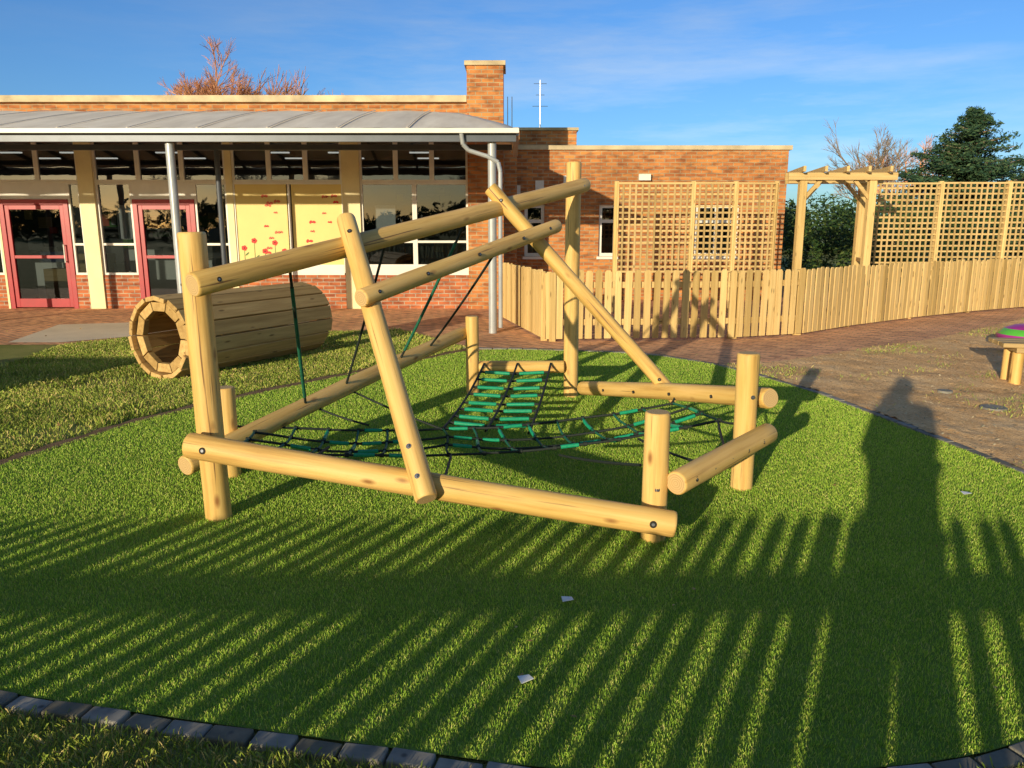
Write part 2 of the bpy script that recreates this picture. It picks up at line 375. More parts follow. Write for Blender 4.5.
# ------------------------------------------------------------------ grass as single meshes
def blades(name,parent,test,box,dens,h,w,lean,z,matk,y0=3.0,pw=1.4):
    x0,x1,ya,yb=box; n=int(dens*(x1-x0)*(yb-ya))
    x=rng.uniform(x0,x1,n); y=rng.uniform(ya,yb,n)
    keep=(np.abs(x)<y*.95+1.2)
    sc=np.clip(y0/np.maximum(y,.1),0,1)
    keep&=rng.random(n)<sc**pw
    x=x[keep];y=y[keep]; k=test(x,y); x=x[k];y=y[k]; n=len(x)
    wd=w*np.clip(y/y0,1,None)**(pw*.55)*rng.uniform(.7,1.25,n)/2
    hh=rng.uniform(h[0],h[1],n); t=rng.uniform(0,6.283,n); dx=np.cos(t)*wd; dy=np.sin(t)*wd
    la=rng.uniform(0,6.283,n); l=lean*rng.uniform(.15,1,n)*hh; lx=np.cos(la)*l; ly=np.sin(la)*l
    zz=np.full(n,z)
    V=np.empty((n,4,3))
    V[:,0]=np.stack([x-dx,y-dy,zz],1); V[:,1]=np.stack([x+dx,y+dy,zz],1)
    V[:,2]=np.stack([x+dx*.55+lx*.75,y+dy*.55+ly*.75,zz+hh*.9],1); V[:,3]=np.stack([x-dx*.55+lx,y-dy*.55+ly,zz+hh],1)
    me=bpy.data.meshes.new(name); me.vertices.add(n*4); me.vertices.foreach_set('co',V.ravel())
    me.loops.add(n*4); me.loops.foreach_set('vertex_index',np.arange(n*4,dtype=np.int32))
    me.polygons.add(n); me.polygons.foreach_set('loop_start',np.arange(n,dtype=np.int32)*4)
    try: me.polygons.foreach_set('loop_total',np.full(n,4,dtype=np.int32))
    except Exception: pass
    at=me.attributes.new('rnd','FLOAT','POINT'); at.data.foreach_set('value',np.repeat(rng.random(n),4))
    me.materials.append(M[matk]); me.update(calc_edges=True); me.validate()
    return link(bpy.data.objects.new(name,me),parent)
blades('turf_fibres',turf,lambda x,y:inside_np(x,y,TURFS),(-3.7,3.6,1.9,10.2),27000,(.010,.018),.0024,.65,.014,'blade',3.0,1.15)
LAWN=[(-9,5.5),(-7.2,7.2),(-5.85,8.5),(-6.15,10.4),(-5.57,11.08),(-2.8,11.72),(-1.76,11.95),(-1.05,10.85),(-.55,10.1)]+[(x-.10,y+.08) for x,y in reversed(turf_left)]+[(-3.7,4.2),(-3.5,3.3),(-9,1.5)]
lawn=empty('lawn')
blades('lawn_grass',lawn,lambda x,y:inside_np(x,y,LAWN)&(wob(x,y,1.2)+rng.uniform(-.5,.5,len(x))>-.45),(-9,-.4,2.5,12),15000,(.02,.042),.0045,.9,0,'lawnblade',4.0,1.25)
blades('lawn_grass_rough',lawn,lambda x,y:inside_np(x,y,LAWN)&(wob(x,y,2.4,2.0)>.42),(-9,-.4,2.5,12),2200,(.04,.075),.006,1.1,0,'lawnblade',4.0,1.0)
fx=np.array([p[0] for p in FE][::-1]); fy=np.array([p[1] for p in FE][::-1])
msk=np.concatenate([[True],np.diff(fx)>0]); fx=fx[msk];fy=fy[msk]
blades('lawn_grass_front',lawn,lambda x,y:(y<np.interp(x,fx,fy)-.085),(-3.8,3.2,.9,3.3),12000,(.02,.045),.003,1.0,0,'lawnblade')
weeds=empty('sparse_grass')
blades('sparse_grass_blades',weeds,lambda x,y:inside_np(x,y,SOIL)&(wob(x,y,1.6,1.0)+rng.uniform(-.3,.3,len(x))>.38),(2.4,11,3,13.5),2200,(.012,.035),.004,1.2,.015,'lawnblade',4.0,1.0)
def flakes(name,n,test,box,k,lr,wr,z):
    ch=MB(); i=0
    while i<n:
        x=U(box[0],box[1]);y=U(box[2],box[3])
        if not test((x,y)): continue
        i+=1; a=R()*6.28;l=U(*lr);w=U(*wr);d=Vector((math.cos(a),math.sin(a),U(-.4,.4)));s_=Vector((-d.y,d.x,U(-.4,.4)))
        c0=Vector((x,y,z+l*.3))
        ch.add([c0-d*l,c0-d*l*.2+s_*w,c0+d*l,c0-d*l*.1-s_*w],[(0,1,2,3)],k)
    return ch.obj(name)
flakes('wood_chips',6500,lambda p:inside(p,SOIL),(2.4,11,3,13.5),'chip',(.006,.028),(.003,.012),.026)
flakes('fallen_leaves',90,lambda p:inside(p,TURFS),(-3.4,3.3,2,9.8),'leaf',(.006,.014),(.004,.008),.032)
flakes('fallen_leaves',260,lambda p:inside(p,LAWN) or inside(p,PAVE),(-8,10,3,15),'leaf',(.012,.03),(.008,.016),.03)

# ------------------------------------------------------------------ climbing frame
cf=empty('climbing_frame')
log('post_front_tall',(-1.625,4.04,-.15),(-1.65,4.04,1.57),.070,cf)
log('post_rear_short',(-1.82,4.77,-.15),(-1.82,4.77,.60),.062,cf)
log('post_front_short',(.73,3.745,-.15),(.73,3.745,.69),.064,cf)
log('post_side_short',(1.416,4.53,-.15),(1.41,4.53,.86),.066,cf)
log('post_back_tall',(.56,7.14,-.15),(.555,7.14,2.16),.068,cf)
log('post_back_short',(-.38,7.26,-.15),(-.38,7.26,.766),.062,cf)
FB=((-1.70,3.89,.475),(.81,3.60,.150)); log('beam_front',*FB,.067,cf)
SB=((-1.92,4.33,.22),(-.46,7.30,.60)); log('beam_side',*SB,.062,cf)
EB=((.66,7.02,.12),(1.57,4.56,.575)); log('beam_rear_side',*EB,.064,cf)
RB=((.82,3.68,.335),(1.53,4.44,.39)); log('beam_short',*RB,.062,cf)
B1=((-1.60,3.87,1.31),(.645,7.02,1.955)); log('beam_upper_long',*B1,.063,cf)
P1=((-.42,3.60,.28),(-1.0,4.74,1.645)); log('pole_leaning_front',*P1,.057,cf)
B2=((-.83,4.23,1.21),(.34,5.98,1.60)); log('beam_upper_short',*B2,.052,cf)
P2=((-.165,5.93,1.88),(1.27,5.80,.29)); log('pole_leaning_back',*P2,.054,cf)
log('beam_back',(-.31,7.14,.30),(.49,7.09,.31),.058,cf)
bo=MB()
def bolt(p,n,r=.016,k='hole'):
    n=Vector(n).normalized(); p=Vector(p)
    bo.tube(p-n*.02,p+n*.002,r,r,k,14)
    if k=='hole': bo.tube(p-n*.02,p+n*.0035,r*.5,r*.45,'bolt',8)
    else: bo.tube(p,p+n*.012,r*.6,r*.5,'bolt',6)
def side_n(A,B,toward=(0,0,1.6)):
    d=(Vector(B)-Vector(A)).normalized(); m=(Vector(A)+Vector(B))/2; v=Vector(toward)-m; v-=d*v.dot(d); return v.normalized()
for t in (.03,.12,.20,.31,.42,.53,.64,.75,.86,.97): 
    n=side_n(*B1,toward=(0,0,1.3)); bolt(lerp(*B1,t)+n*.062,n,.013)
n=side_n(*FB,toward=(-.5,0,.6)); 
for t in (.045,.955): bolt(lerp(*FB,t)+n*.066,n,.018)
n=side_n(*RB,toward=(2.5,2,.6))
for t in (.1,.28,.46,.64,.82): bolt(lerp(*RB,t)+n*.061,n,.014)
for t in (.06,.15): 
    n=side_n(*P1,toward=(-.6,0,.8)); bolt(lerp(*P1,t)+n*.055,n,.014,'bolt')
n=side_n(*P1); bolt(lerp(*P1,.92)+n*.055,n,.014)
n=side_n(*P2)
for t in (.06,.9): bolt(lerp(*P2,t)+n*.052,n,.013)
n=side_n(*B2)
for t in (.05,.25,.5,.75,.92): bolt(lerp(*B2,t)+n*.050,n,.011)
for p in ((-1.645,4.04,1.30),(-1.63,4.04,.46)): bolt(Vector(p)+Vector((-.067,-.01,0)),(-1,-.1,0),.014,'bolt')
n=Vector((.3,-1,0)).normalized(); bolt(Vector((1.414,4.53,.60))+n*.064,n,.013,'bolt')
bolt(Vector((.73,3.745,.30))+Vector((0,-.062,0)),(0,-1,0),.013,'bolt')
n=side_n(*EB,toward=(-1,0,1))
for t in (.2,.4,.6,.8): bolt(lerp(*EB,t)+n*.062,n,.012)
n=side_n(*SB,toward=(2,4,1.2))
for t in (.12,.3,.44,.66,.81,.96): bolt(lerp(*SB,t)+n*.061,n,.012)
bo.obj('bolts',cf)
def curve(name,lines,r,k,parent,res=2):
    cu=bpy.data.curves.new(name,'CURVE'); cu.dimensions='3D'; cu.bevel_depth=r; cu.bevel_resolution=res
    for L in lines:
        s=cu.splines.new('POLY'); s.points.add(len(L)-1)
        for p,c in zip(s.points,L): p.co=(c[0],c[1],c[2],1)
    cu.materials.append(M[k]); return link(bpy.data.objects.new(name,cu),parent)
def sagline(a,c,sag=.0,n=8):
    a=Vector(a);c=Vector(c); out=[]
    for i in range(n+1):
        t=i/n; p=a.lerp(c,t); p.z-=sag*4*t*(1-t); out.append(p)
    return out
ropes=[((-1.25,4.37,1.38),(-1.44,5.24,.36)),((-.81,5.0,1.49),(-1.25,5.64,.41)),((-.341,5.66,1.62),(-.937,6.29,.5)),((-.117,5.30,1.42),(-.732,6.71,.55))]
blk=[];grn=[]
for i,(a,c) in enumerate(ropes):
    blk.append(sagline(a,c,.02))
    if i in(0,2): grn.append([lerp(a,c,.12)+Vector((0,0,-.006)),lerp(a,c,.5)-Vector((0,0,.02)),lerp(a,c,.9)-Vector((0,0,.008))])
curve('climbing_ropes',blk,.009,'black',cf); curve('rope_sleeves',grn,.0115,'dgreen',cf)
def net(nm,A,B,C,D,nu,nv,sag,gprob,rope=.0085,gr=.013):
    A,B,C,D=map(Vector,(A,B,C,D))
    def P(u,v):
        p=(A*(1-u)+B*u)*(1-v)+(D*(1-u)+C*u)*v
        p=p.copy(); p.z-=sag*4*u*(1-u)*(.4+.6*4*v*(1-v)); 
        p+=Vector((mnoise.noise(p*3)*.035,mnoise.noise(p*3+Vector((5,5,5)))*.035,0)); return p
    b=[];g=[];kn=[];b2=[]
    for i in range(nu+1): b2.append([P(i/nu,j/(nv*2)) for j in range(nv*2+1)])
    for j in range(nv+1): b.append([P(i/(nu*2),j/nv) for i in range(nu*2+1)])
    for i in range(nu+1):
        for j in range(nv+1):
            if i<nu and R()<gprob: g.append([P((i+.2)/nu,j/nv),P((i+.5)/nu,j/nv),P((i+.8)/nu,j/nv)])
            if j<nv and R()<gprob*.6: g.append([P(i/nu,(j+.2)/nv),P(i/nu,(j+.5)/nv),P(i/nu,(j+.8)/nv)])
            kn.append([P(i/nu,j/nv)+Vector((-.012,0,0)),P(i/nu,j/nv)+Vector((.012,0,0))])
    curve(nm+'_rope',b,rope,'black',cf); curve(nm+'_cross_rope',b2,rope,'dgreen',cf)
    if g: curve(nm+'_sleeves',g,gr,'green',cf)
    curve(nm+'_knots',kn,.015,'black',cf)
net('net_left',(-1.66,4.95,.30),(-.50,5.35,.17),(-.38,4.62,.20),(-1.60,4.35,.33),6,3,.06,.14)
net('net_middle',(-.50,5.35,.17),(1.16,5.45,.34),(1.30,4.72,.40),(-.38,4.62,.20),8,3,.11,.34)
LA,LB,LC,LD=Vector((-.26,7.08,.34)),Vector((.36,7.04,.35)),Vector((.12,5.36,.14)),Vector((-.50,5.35,.17))
bl=[];gr=[]
for u in (0,.5,1): bl.append(sagline(LA.lerp(LB,u),LD.lerp(LC,u),.05))
for j in range(1,9):
    v=j/9+U(-.012,.012); a=LA.lerp(LD,v);c=LB.lerp(LC,v); s=.05*4*v*(1-v); a.z-=s;c.z-=s
    mid=a.lerp(c,.5)+Vector((0,U(-.03,.03),-.015)); bl.append([a,mid,c]) 
    for p,q in((a,mid),(mid,c)): gr.append([p.lerp(q,.14),p.lerp(q,.86)])
curve('ramp_net_rope',bl,.010,'black',cf); curve('ramp_net_rungs',gr,.0155,'green',cf)
ties=[((-.38,4.62,.20),(-.35,3.76,.33)),((.3,4.68,.18),(.66,3.78,.40)),((1.30,4.72,.40),(1.38,4.56,.42)),((1.16,5.45,.34),(1.2,5.5,.40)),
 ((-1.60,4.35,.33),(-1.62,4.1,.42)),((-1.66,4.95,.30),(-1.78,4.8,.34)),((-.50,5.35,.17),(-1.22,5.7,.38)),((-1.1,4.45,.30),(-1.1,3.85,.40)),((-1.0,5.2,.24),(-1.42,5.35,.34)),((1.3,4.72,.4),(1.2,4.2,.38)),((.8,4.7,.28),(1.0,3.95,.36))]
curve('net_tie_ropes',[sagline(a,c,.01) for a,c in ties],.008,'black',cf)

# ------------------------------------------------------------------ timber tunnel
tn=empty('timber_tunnel')
a0=Vector((-3.72,8.02,.445));a1=Vector((-2.70,10.02,.445)); ax=(a1-a0).normalized(); L=(a1-a0).length
tb=MB(); ns_=16; Rr=.44
for i in range(ns_):
    t=2*math.pi*(i+.5)/ns_; rr=Rr-.024
    cx,cy=rr*math.cos(t),rr*math.sin(t); w=math.pi*rr/ns_*.955; e=U(-.02,.02)
    tb.obox((cx,cy,e),Vector((-math.sin(t),math.cos(t),0))*w,Vector((math.cos(t),math.sin(t),0))*.024,(0,0,L/2),'stave')
for zc in (-L/2+.075,0,L/2-.075):
    n=10; ri=.29; ro=Rr-.052
    for i in range(n):
        t0=2*math.pi*(i+.03)/n;t1=2*math.pi*(i+.97)/n
        pts=[]
        for z in(zc-.035,zc+.035):
            pts+=[(ri*math.cos(t0),ri*math.sin(t0),z),(ro*math.cos(t0),ro*math.sin(t0),z),(ro*math.cos(t1),ro*math.sin(t1),z),(ri*math.cos(t1),ri*math.sin(t1),z)]
        tb.add(pts,[(0,1,2,3),(7,6,5,4),(0,4,5,1),(2,6,7,3),(0,3,7,4),(1,5,6,2)],'stave')
o=tb.obj('tunnel_staves',tn,False,.006)
o.rotation_mode='QUATERNION'; o.rotation_quaternion=ax.to_track_quat('Z','Y'); o.location=(a0+a1)/2

# ------------------------------------------------------------------ picket fences
def picket(name,pts,h=1.0,pitch=.135,pw=.095,face=-1,posts=True):
    e=empty(name); b=MB(); r=MB()
    P=[Vector((x,y,0)) for x,y in pts]
    for a,c in zip(P[:-1],P[1:]):
        d=(c-a); Ls=d.length; d.normalize(); nrm=Vector((d.y,-d.x,0))*(-face)
        for z in (.27,h-.2):
            r.beam(a-nrm*.040+Vector((0,0,z)),c-nrm*.040+Vector((0,0,z)),.036,.085,'rail')
        n=int(round(Ls/pitch)); 
        for i in range(n):
            s=(i+.5)*Ls/n+U(-.008,.008); hh=h+U(-.014,.014); w=pw*U(.93,1.05); tl=U(-.014,.014)
            base=a+d*s; up=(Vector((0,0,1))+d*tl).normalized()
            th=nrm*.010
            vs=[];
            for q in(-1,1):
                for (xx,zz) in((-w/2,.04),(w/2,.04),(w/2,hh-.03),(w/2-.022,hh),(-w/2+.022,hh),(-w/2,hh-.03)):
                    vs.append(base+d*xx+up*zz+th*q)
            fs=[(0,1,2,3,4,5),(11,10,9,8,7,6)]+[(k,(k+6),((k+1)%6)+6,(k+1)%6) for k in range(6)]
            b.add(vs,fs,'pale')
        if posts:
            m=max(1,int(round(Ls/1.9)))
            for i in range(m+1):
                p=a+d*(Ls*i/m)-nrm*.108
                r.aabb(p.x-.045,p.x+.045,p.y-.045,p.y+.045,-.1,h-.02,'pale')
    b.obj('pales',e); r.obj('rails_and_posts',e); return e
picket('picket_fence',[(-.2,13.6),(.46,10.75),(3.2,10.95),(4.3,11.35),(5.45,12.3),(7.0,13.4),(8.6,14.4),(10.3,15.3),(14,17)],.99)
picket('picket_fence',[(-9.5,-.86),(-.62,-.86)],1.05,.138,.078)
picket('picket_fence',[(-.62,-.86),(7,-.86)],1.05,.138,.078)

# ------------------------------------------------------------------ main building
mb=empty('school_building'); Y=15.2
w=MB()
brick_bays=[(-14.2,-9.90),(-8.53,-8.27),(-7.98,-7.29),(-6.10,-5.46),(-5.34,-3.24),(-2.91,-.84)]
for x0,x1 in brick_bays: w.aabb(x0,x1,Y-.03,Y+.2,0,.66,'brickdark')
w.aabb(-.84,-.16,Y-.12,Y+.7,0,4.50,'brick')
w.aabb(-.88,-.12,Y-.16,Y+.74,4.50,4.58,'coping')
w.aabb(-14.2,-.84,Y-.02,Y+.25,3.45,3.86,'brick')
w.aabb(-14.3,-.845,Y-.12,Y+.35,3.86,3.98,'coping')
w.aabb(-14.2,-.84,Y+.25,Y+9,3.5,3.6,'coping')
w.aabb(-14.2,-14.0,Y+.25,Y+9,0,3.5,'brick'); w.aabb(-.84,-.5,Y+.7,Y+9,0,3.5,'brick'); w.aabb(-14.0,-.84,Y+8.7,Y+9,0,3.5,'brick')
w.obj('brick_walls',mb,False,.004)
c=MB()
for x0,x1 in((-8.27,-7.98),(-3.24,-2.91)): c.aabb(x0,x1,Y-.07,Y+.1,0,3.45,'cream')
for x0,x1 in((-9.90,-9.86),(-5.46,-5.34)): c.aabb(x0,x1,Y-.05,Y+.1,0,3.45,'cream')
prev=[(-14.2,-9.90),(-9.86,-8.27),(-7.98,-5.46),(-5.34,-3.24),(-2.91,-.84)]
for x0,x1 in prev: c.aabb(x0,x1,Y-.02,Y+.08,3.21,3.45,'cream')
fr=MB(); gp=MB()
def win(x0,x1,z0,z1,y=Y,f=.045,k='white',mull=(),trans=()):
    ya,yb=y-.015,y+.05
    fr.aabb(x0,x0+f,ya,yb,z0,z1,k); fr.aabb(x1-f,x1,ya,yb,z0,z1,k)
    fr.aabb(x0+f,x1-f,ya,yb,z0,z0+f,k); fr.aabb(x0+f,x1-f,ya,yb,z1-f,z1,k)
    for m_ in mull: fr.aabb(m_-f/2,m_+f/2,ya+.004,yb-.004,z0+f,z1-f,k)
    for t_ in trans: fr.aabb(x0+f,x1-f,ya+.008,yb-.008,t_-f/2,t_+f/2,k)
    q=U(-.012,.012)
    gp.add([(x0+f,y+.02+q,z0+f),(x1-f,y+.02-q,z0+f),(x1-f,y+.02-q,z1-f),(x0+f,y+.02+q,z1-f)],[(0,1,2,3)],'glass')
def split(x0,x1,n,z0,z1,**k):
    for i in range(n): win(x0+(x1-x0)*i/n,x0+(x1-x0)*(i+1)/n,z0,z1,**k)
split(-14.2,-9.90,5,2.42,3.21); split(-9.86,-8.27,2,2.42,3.21); split(-7.98,-5.46,3,2.42,3.21); split(-5.34,-3.24,3,2.42,3.21); split(-2.91,-.84,3,2.42,3.21)
split(-14.2,-9.90,4,.66,2.42,trans=(1.25,))
win(-8.53,-8.27,.66,2.42,trans=(1.25,))
win(-7.98,-7.29,.66,2.42,trans=(1.25,)); win(-6.10,-5.46,.66,2.42,trans=(1.25,))
split(-2.91,-.84,2,.82,2.42,trans=(1.30,)); 
fr.aabb(-2.91,-.84,Y-.06,Y+.06,.66,.82,'white')
fr.aabb(-9.86,-8.53,Y-.01,Y+.05,2.10,2.42,'white'); fr.aabb(-7.29,-6.10,Y-.01,Y+.05,2.10,2.42,'white')
def door(x0,x1):
    y=Y; f=.09
    fr.aabb(x0,x0+f,y-.04,y+.06,0,2.10,'red'); fr.aabb(x1-f,x1,y-.04,y+.06,0,2.10,'red'); fr.aabb(x0+f,x1-f,y-.04,y+.06,2.0,2.10,'red')
    a,b_=x0+f+.01,x1-f-.01; g=.075
    fr.aabb(a,a+g,y-.02,y+.03,.03,1.99,'red'); fr.aabb(b_-g,b_,y-.02,y+.03,.03,1.99,'red')
    fr.aabb(a+g,b_-g,y-.02,y+.03,1.91,1.99,'red'); fr.aabb(a+g,b_-g,y-.02,y+.03,.03,.20,'red'); fr.aabb(a+g,b_-g,y-.016,y+.026,.98,1.04,'red')
    gp.add([(a+g,y+.01,.20),(b_-g,y+.01,.20),(b_-g,y+.01,1.91),(a+g,y+.01,1.91)],[(0,1,2,3)],'glass')
    fr.tube((b_-.045,y-.07,.9),(b_-.045,y-.07,1.25),.013,.013,'white',8)
    for z in(.92,1.23): fr.tube((b_-.045,y-.07,z),(b_-.045,y-.02,z),.01,.01,'white',6)
door(-9.86,-8.53); door(-7.29,-6.10)
for x0,x1 in((-5.34,-4.30),(-4.26,-3.24)):
    c.aabb(x0+.03,x1-.03,Y-.01,Y+.04,.86,2.38,'yellow')
fr.aabb(-5.34,-5.312,Y-.03,Y+.05,.70,2.42,'white'); fr.aabb(-4.302,-4.258,Y-.03,Y+.05,.86,2.38,'white'); fr.aabb(-3.268,-3.24,Y-.03,Y+.05,.70,2.42,'white')
fr.aabb(-5.312,-3.268,Y-.03,Y+.05,.66,.86,'white'); fr.aabb(-5.312,-3.268,Y-.03,Y+.05,2.38,2.42,'white')
c.obj('cream_columns',mb); fr.obj('frames_and_doors',mb,False,.003); gp.obj('window_glass',mb)
fp=MB()
def disc(cx,cz,r,k,dy=.0,n=10,sq=1,rot=0):
    y=Y-.013-dy
    vs=[]
    for i in range(n):
        t=2*math.pi*i/n; a=r*math.cos(t);b_=r*sq*math.sin(t); vs.append((cx+a*math.cos(rot)-b_*math.sin(rot),y,cz+a*math.sin(rot)+b_*math.cos(rot)))
    fp.add(vs,[tuple(range(n))],k)
for cx,cz in((-5.20,1.18),(-5.0,1.32),(-4.80,1.12),(-4.60,1.28),(-4.42,1.12)):
    fp.add([(cx-.008,Y-.012,.87),(cx+.008,Y-.012,.87),(cx+.006,Y-.012,cz),(cx-.006,Y-.012,cz)],[(0,1,2,3)],'stem')
    for i in range(5):
        t=i*1.2566; disc(cx+.03*math.cos(t),cz+.026*math.sin(t),.028,'poppy',.002+.0012*i)
    disc(cx,cz,.013,'hole',.010)
    disc(cx+.05,.98+R()*.1,.05,'stem',.001,8,.3,.7)
for _ in range(24):
    cx=U(-4.9,-3.35);cz=U(1.05,2.2); a=U(-.6,.6)
    if abs(cx+4.28)<.1: continue
    k=random.choice(['butter','poppy','butter']); s_=U(.6,1.15)
    disc(cx-.03*s_,cz,.034*s_,k,.003,8,.7,a+.6); disc(cx+.03*s_,cz,.034*s_,k,.0045,8,.7,a-.6); disc(cx,cz-.01,.008,'hole',.006)
fp.obj('painted_flowers',mb)
it=MB()
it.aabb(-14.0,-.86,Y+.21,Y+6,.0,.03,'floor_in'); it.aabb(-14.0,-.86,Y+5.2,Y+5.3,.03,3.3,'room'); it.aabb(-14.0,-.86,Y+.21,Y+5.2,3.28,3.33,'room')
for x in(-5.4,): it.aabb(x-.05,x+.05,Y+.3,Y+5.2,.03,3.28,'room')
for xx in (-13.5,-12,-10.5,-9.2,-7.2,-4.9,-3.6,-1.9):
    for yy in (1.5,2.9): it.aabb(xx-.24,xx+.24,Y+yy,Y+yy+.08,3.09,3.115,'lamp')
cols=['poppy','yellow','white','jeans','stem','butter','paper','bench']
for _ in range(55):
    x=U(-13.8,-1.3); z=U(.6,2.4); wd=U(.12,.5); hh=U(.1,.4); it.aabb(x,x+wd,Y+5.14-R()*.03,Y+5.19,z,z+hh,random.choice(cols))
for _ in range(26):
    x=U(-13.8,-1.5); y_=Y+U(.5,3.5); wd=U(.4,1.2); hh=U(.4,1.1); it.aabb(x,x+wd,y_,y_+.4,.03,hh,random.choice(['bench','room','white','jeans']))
for x0,x1 in((-2.7,-2.3),(-7.8,-7.45)): it.aabb(x0,x1,Y+.35,Y+.36,1.35,2.0,'paper')
it.obj('interior',mb)
# canopy
cn=empty('entrance_canopy'); cm=MB(); nx=80; ny=12
def cz(s): return 2.965+.70*s+.03*math.sin(s*math.pi)
def CP(i,j):
    s=j/ny; xr=.02-1.45*s**1.3; x=-14+(xr+14)*i/nx
    rip=.010*math.sin(x*6.283*.95+.7) 
    return (x,11.5+3.35*s,cz(s)+rip)
vs=[CP(i,j) for j in range(ny+1) for i in range(nx+1)]
fs=[(j*(nx+1)+i,j*(nx+1)+i+1,(j+1)*(nx+1)+i+1,(j+1)*(nx+1)+i) for j in range(ny) for i in range(nx)]
b0=len(vs)
for j in range(ny+1):
    x,y,z=CP(nx,j); s=j/ny; vs.append((.05-.05*s,y,2.95)) 
for j in range(ny): fs.append((j*(nx+1)+nx,b0+j,b0+j+1,(j+1)*(nx+1)+nx))
cm.add(vs,fs,'poly'); o=cm.obj('roof_sheet',cn,True)
cs=MB()
for i in range(0,14):
    x=-14+i*1.0
    if x>-1.5: break
    for j in range(ny):
        s0=j/ny; s1=(j+1)/ny; ya=11.5+3.35*s0; yb=11.5+3.35*s1
        cs.beam((x,ya,cz(s0)-.06),(x,yb,cz(s1)-.06),.04,.07,'darksteel')
        cs.beam((x+.5,ya,cz(s0)+.014),(x+.5,yb,cz(s1)+.014),.025,.010,'poly')
cs.aabb(-14,.10,11.38,11.48,2.89,2.955,'white'); cs.aabb(-14,.06,11.485,11.56,2.78,2.90,'darksteel')
cs.aabb(0.02,.10,11.57,14.9,2.87,2.945,'grey')
for x in(-14,-9.6,-4.96,-.29): cs.tube((x,11.62,0),(x,11.62,2.78),.062,.062,'grey',20)
for x in(-9.9,-5.02): cs.tube((x,13.6,0),(x,13.6,2.9),.045,.045,'darksteel',16)
cs.aabb(-14,0,13.56,13.64,2.86,2.95,'darksteel')
pp=[(-.72,11.42,2.89),(-.70,11.45,2.74),(-.62,11.48,2.66),(-.35,11.50,2.58),(-.20,11.52,2.50),(-.17,11.52,2.37),(-.17,11.52,.1)]
for a,b_ in zip(pp[:-1],pp[1:]): cs.tube(a,b_,.032,.032,'grey',10)
cs.obj('frame_posts_gutter',cn,False,.003)

# ------------------------------------------------------------------ right brick building
rb=empty('brick_annexe'); w=MB(); fr=MB(); gp=MB(); YB=17.0
def wall_open(x0,x1,z0,z1,ops,y0,y1,k):
    ops=sorted(ops); cur=x0
    for (a,b_,za,zb) in ops:
        w.aabb(cur,a,y0,y1,z0,z1,k); w.aabb(a,b_,y0,y1,z0,za,k); w.aabb(a,b_,y0,y1,zb,z1,k); cur=b_
    w.aabb(cur,x1,y0,y1,z0,z1,k)
ops=[(.27,.70,.95,2.05),(1.88,2.27,.95,2.05),(3.95,4.90,.95,2.05)]
wall_open(-.16,5.88,0,3.18,ops,YB,YB+.3,'brick')
w.aabb(5.58,5.88,YB+.3,YB+9,0,3.18,'brick'); w.aabb(-.16,5.58,YB+8.7,YB+9,0,3.18,'brick')
w.aabb(-.20,5.94,YB-.05,YB+9.05,3.18,3.27,'coping')
w.aabb(-.10,1.44,YB+.9,YB+4,3.27,3.68,'brick'); w.aabb(-.14,1.48,YB+.86,YB+4.04,3.68,3.74,'coping')
w.aabb(-.16,.1,Y+.7,YB,0,3.18,'brick')
w.aabb(6.3,6.5,YB+2,YB+4,0,2.0,'brick')
w.obj('brick_walls',rb,False,.004)
for (a,b_,za,zb) in ops:
    win(a,b_,za,zb,y=YB+.08,f=.07,mull=((a+b_)/2,) if b_-a>.6 else (),trans=(1.7,))
    fr.aabb(a-.04,b_+.04,YB-.05,YB+.06,za-.06,za-.003,'white')
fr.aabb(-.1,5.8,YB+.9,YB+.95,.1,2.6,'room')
for i,x in enumerate((0,.5,1.1)): fr.aabb(x,x+.18,YB-.06,YB-.003,2.2+.1*i,2.45+.1*i,'white')
fr.aabb(2.7,2.95,YB-.1,YB-.005,2.55,2.68,'white')
fr.obj('frames_and_sills',rb); gp.obj('window_glass',rb)
ae=MB()
ae.tube((.66,19,3.7),(.66,19,4.93),.014,.010,'bolt',6)
for z,l in((4.85,.15),(4.6,.10),(4.35,.18)): ae.tube((.66-l,19,z),(.66+l,19,z),.006,.006,'bolt',5)
for x in(-.1,.0): ae.tube((x,18.6,3.7),(x,18.6,4.5),.012,.01,'bolt',5)
ae.obj('roof_aerial')

# ------------------------------------------------------------------ trellis panels
def trellis(name,secs,y,pitch=.112):
    e=empty(name); b=MB(); 
    for q,(x0,x1,z0,z1) in enumerate(secs):
        f=.035
        b.aabb(x0,x0+f,y-.025,y+.025,z0,z1,'pale'); b.aabb(x1-f,x1,y-.025,y+.025,z0,z1,'pale')
        b.aabb(x0+f,x1-f,y-.025,y+.025,z0,z0+f,'rail'); b.aabb(x0+f,x1-f,y-.025,y+.025,z1-f,z1,'rail')
        n=max(2,int(round((x1-x0)/pitch))); m_=max(2,int(round((z1-z0)/pitch)))
        for i in range(1,n): 
            x=x0+(x1-x0)*i/n+U(-.005,.005); b.aabb(x-.017,x+.017,y-.016,y-.002,z0+f,z1-f,'lattice')
        for i in range(1,m_):
            z=z0+(z1-z0)*i/m_+U(-.004,.004); b.aabb(x0+f,x1-f,y+.000,y+.014,z-.017,z+.017,'rail')
        b.aabb(x0-.04,x0+.038,y+.030,y+.10,-.05,z1+.02,'pale')
        if q==len(secs)-1: b.aabb(x1-.04,x1+.038,y+.030,y+.10,-.05,z1+.02,'pale')
    b.obj('lattice',e); return e
trellis('garden_trellis',[(1.92,3.32,.75,2.38),(3.323,4.10,.75,2.385),(4.103,4.85,.75,2.38)],14.5)
trellis('garden_trellis',[(7.27,8.62,.75,2.45),(8.623,9.98,.75,2.46),(9.983,11.5,.75,2.47)],15.9)

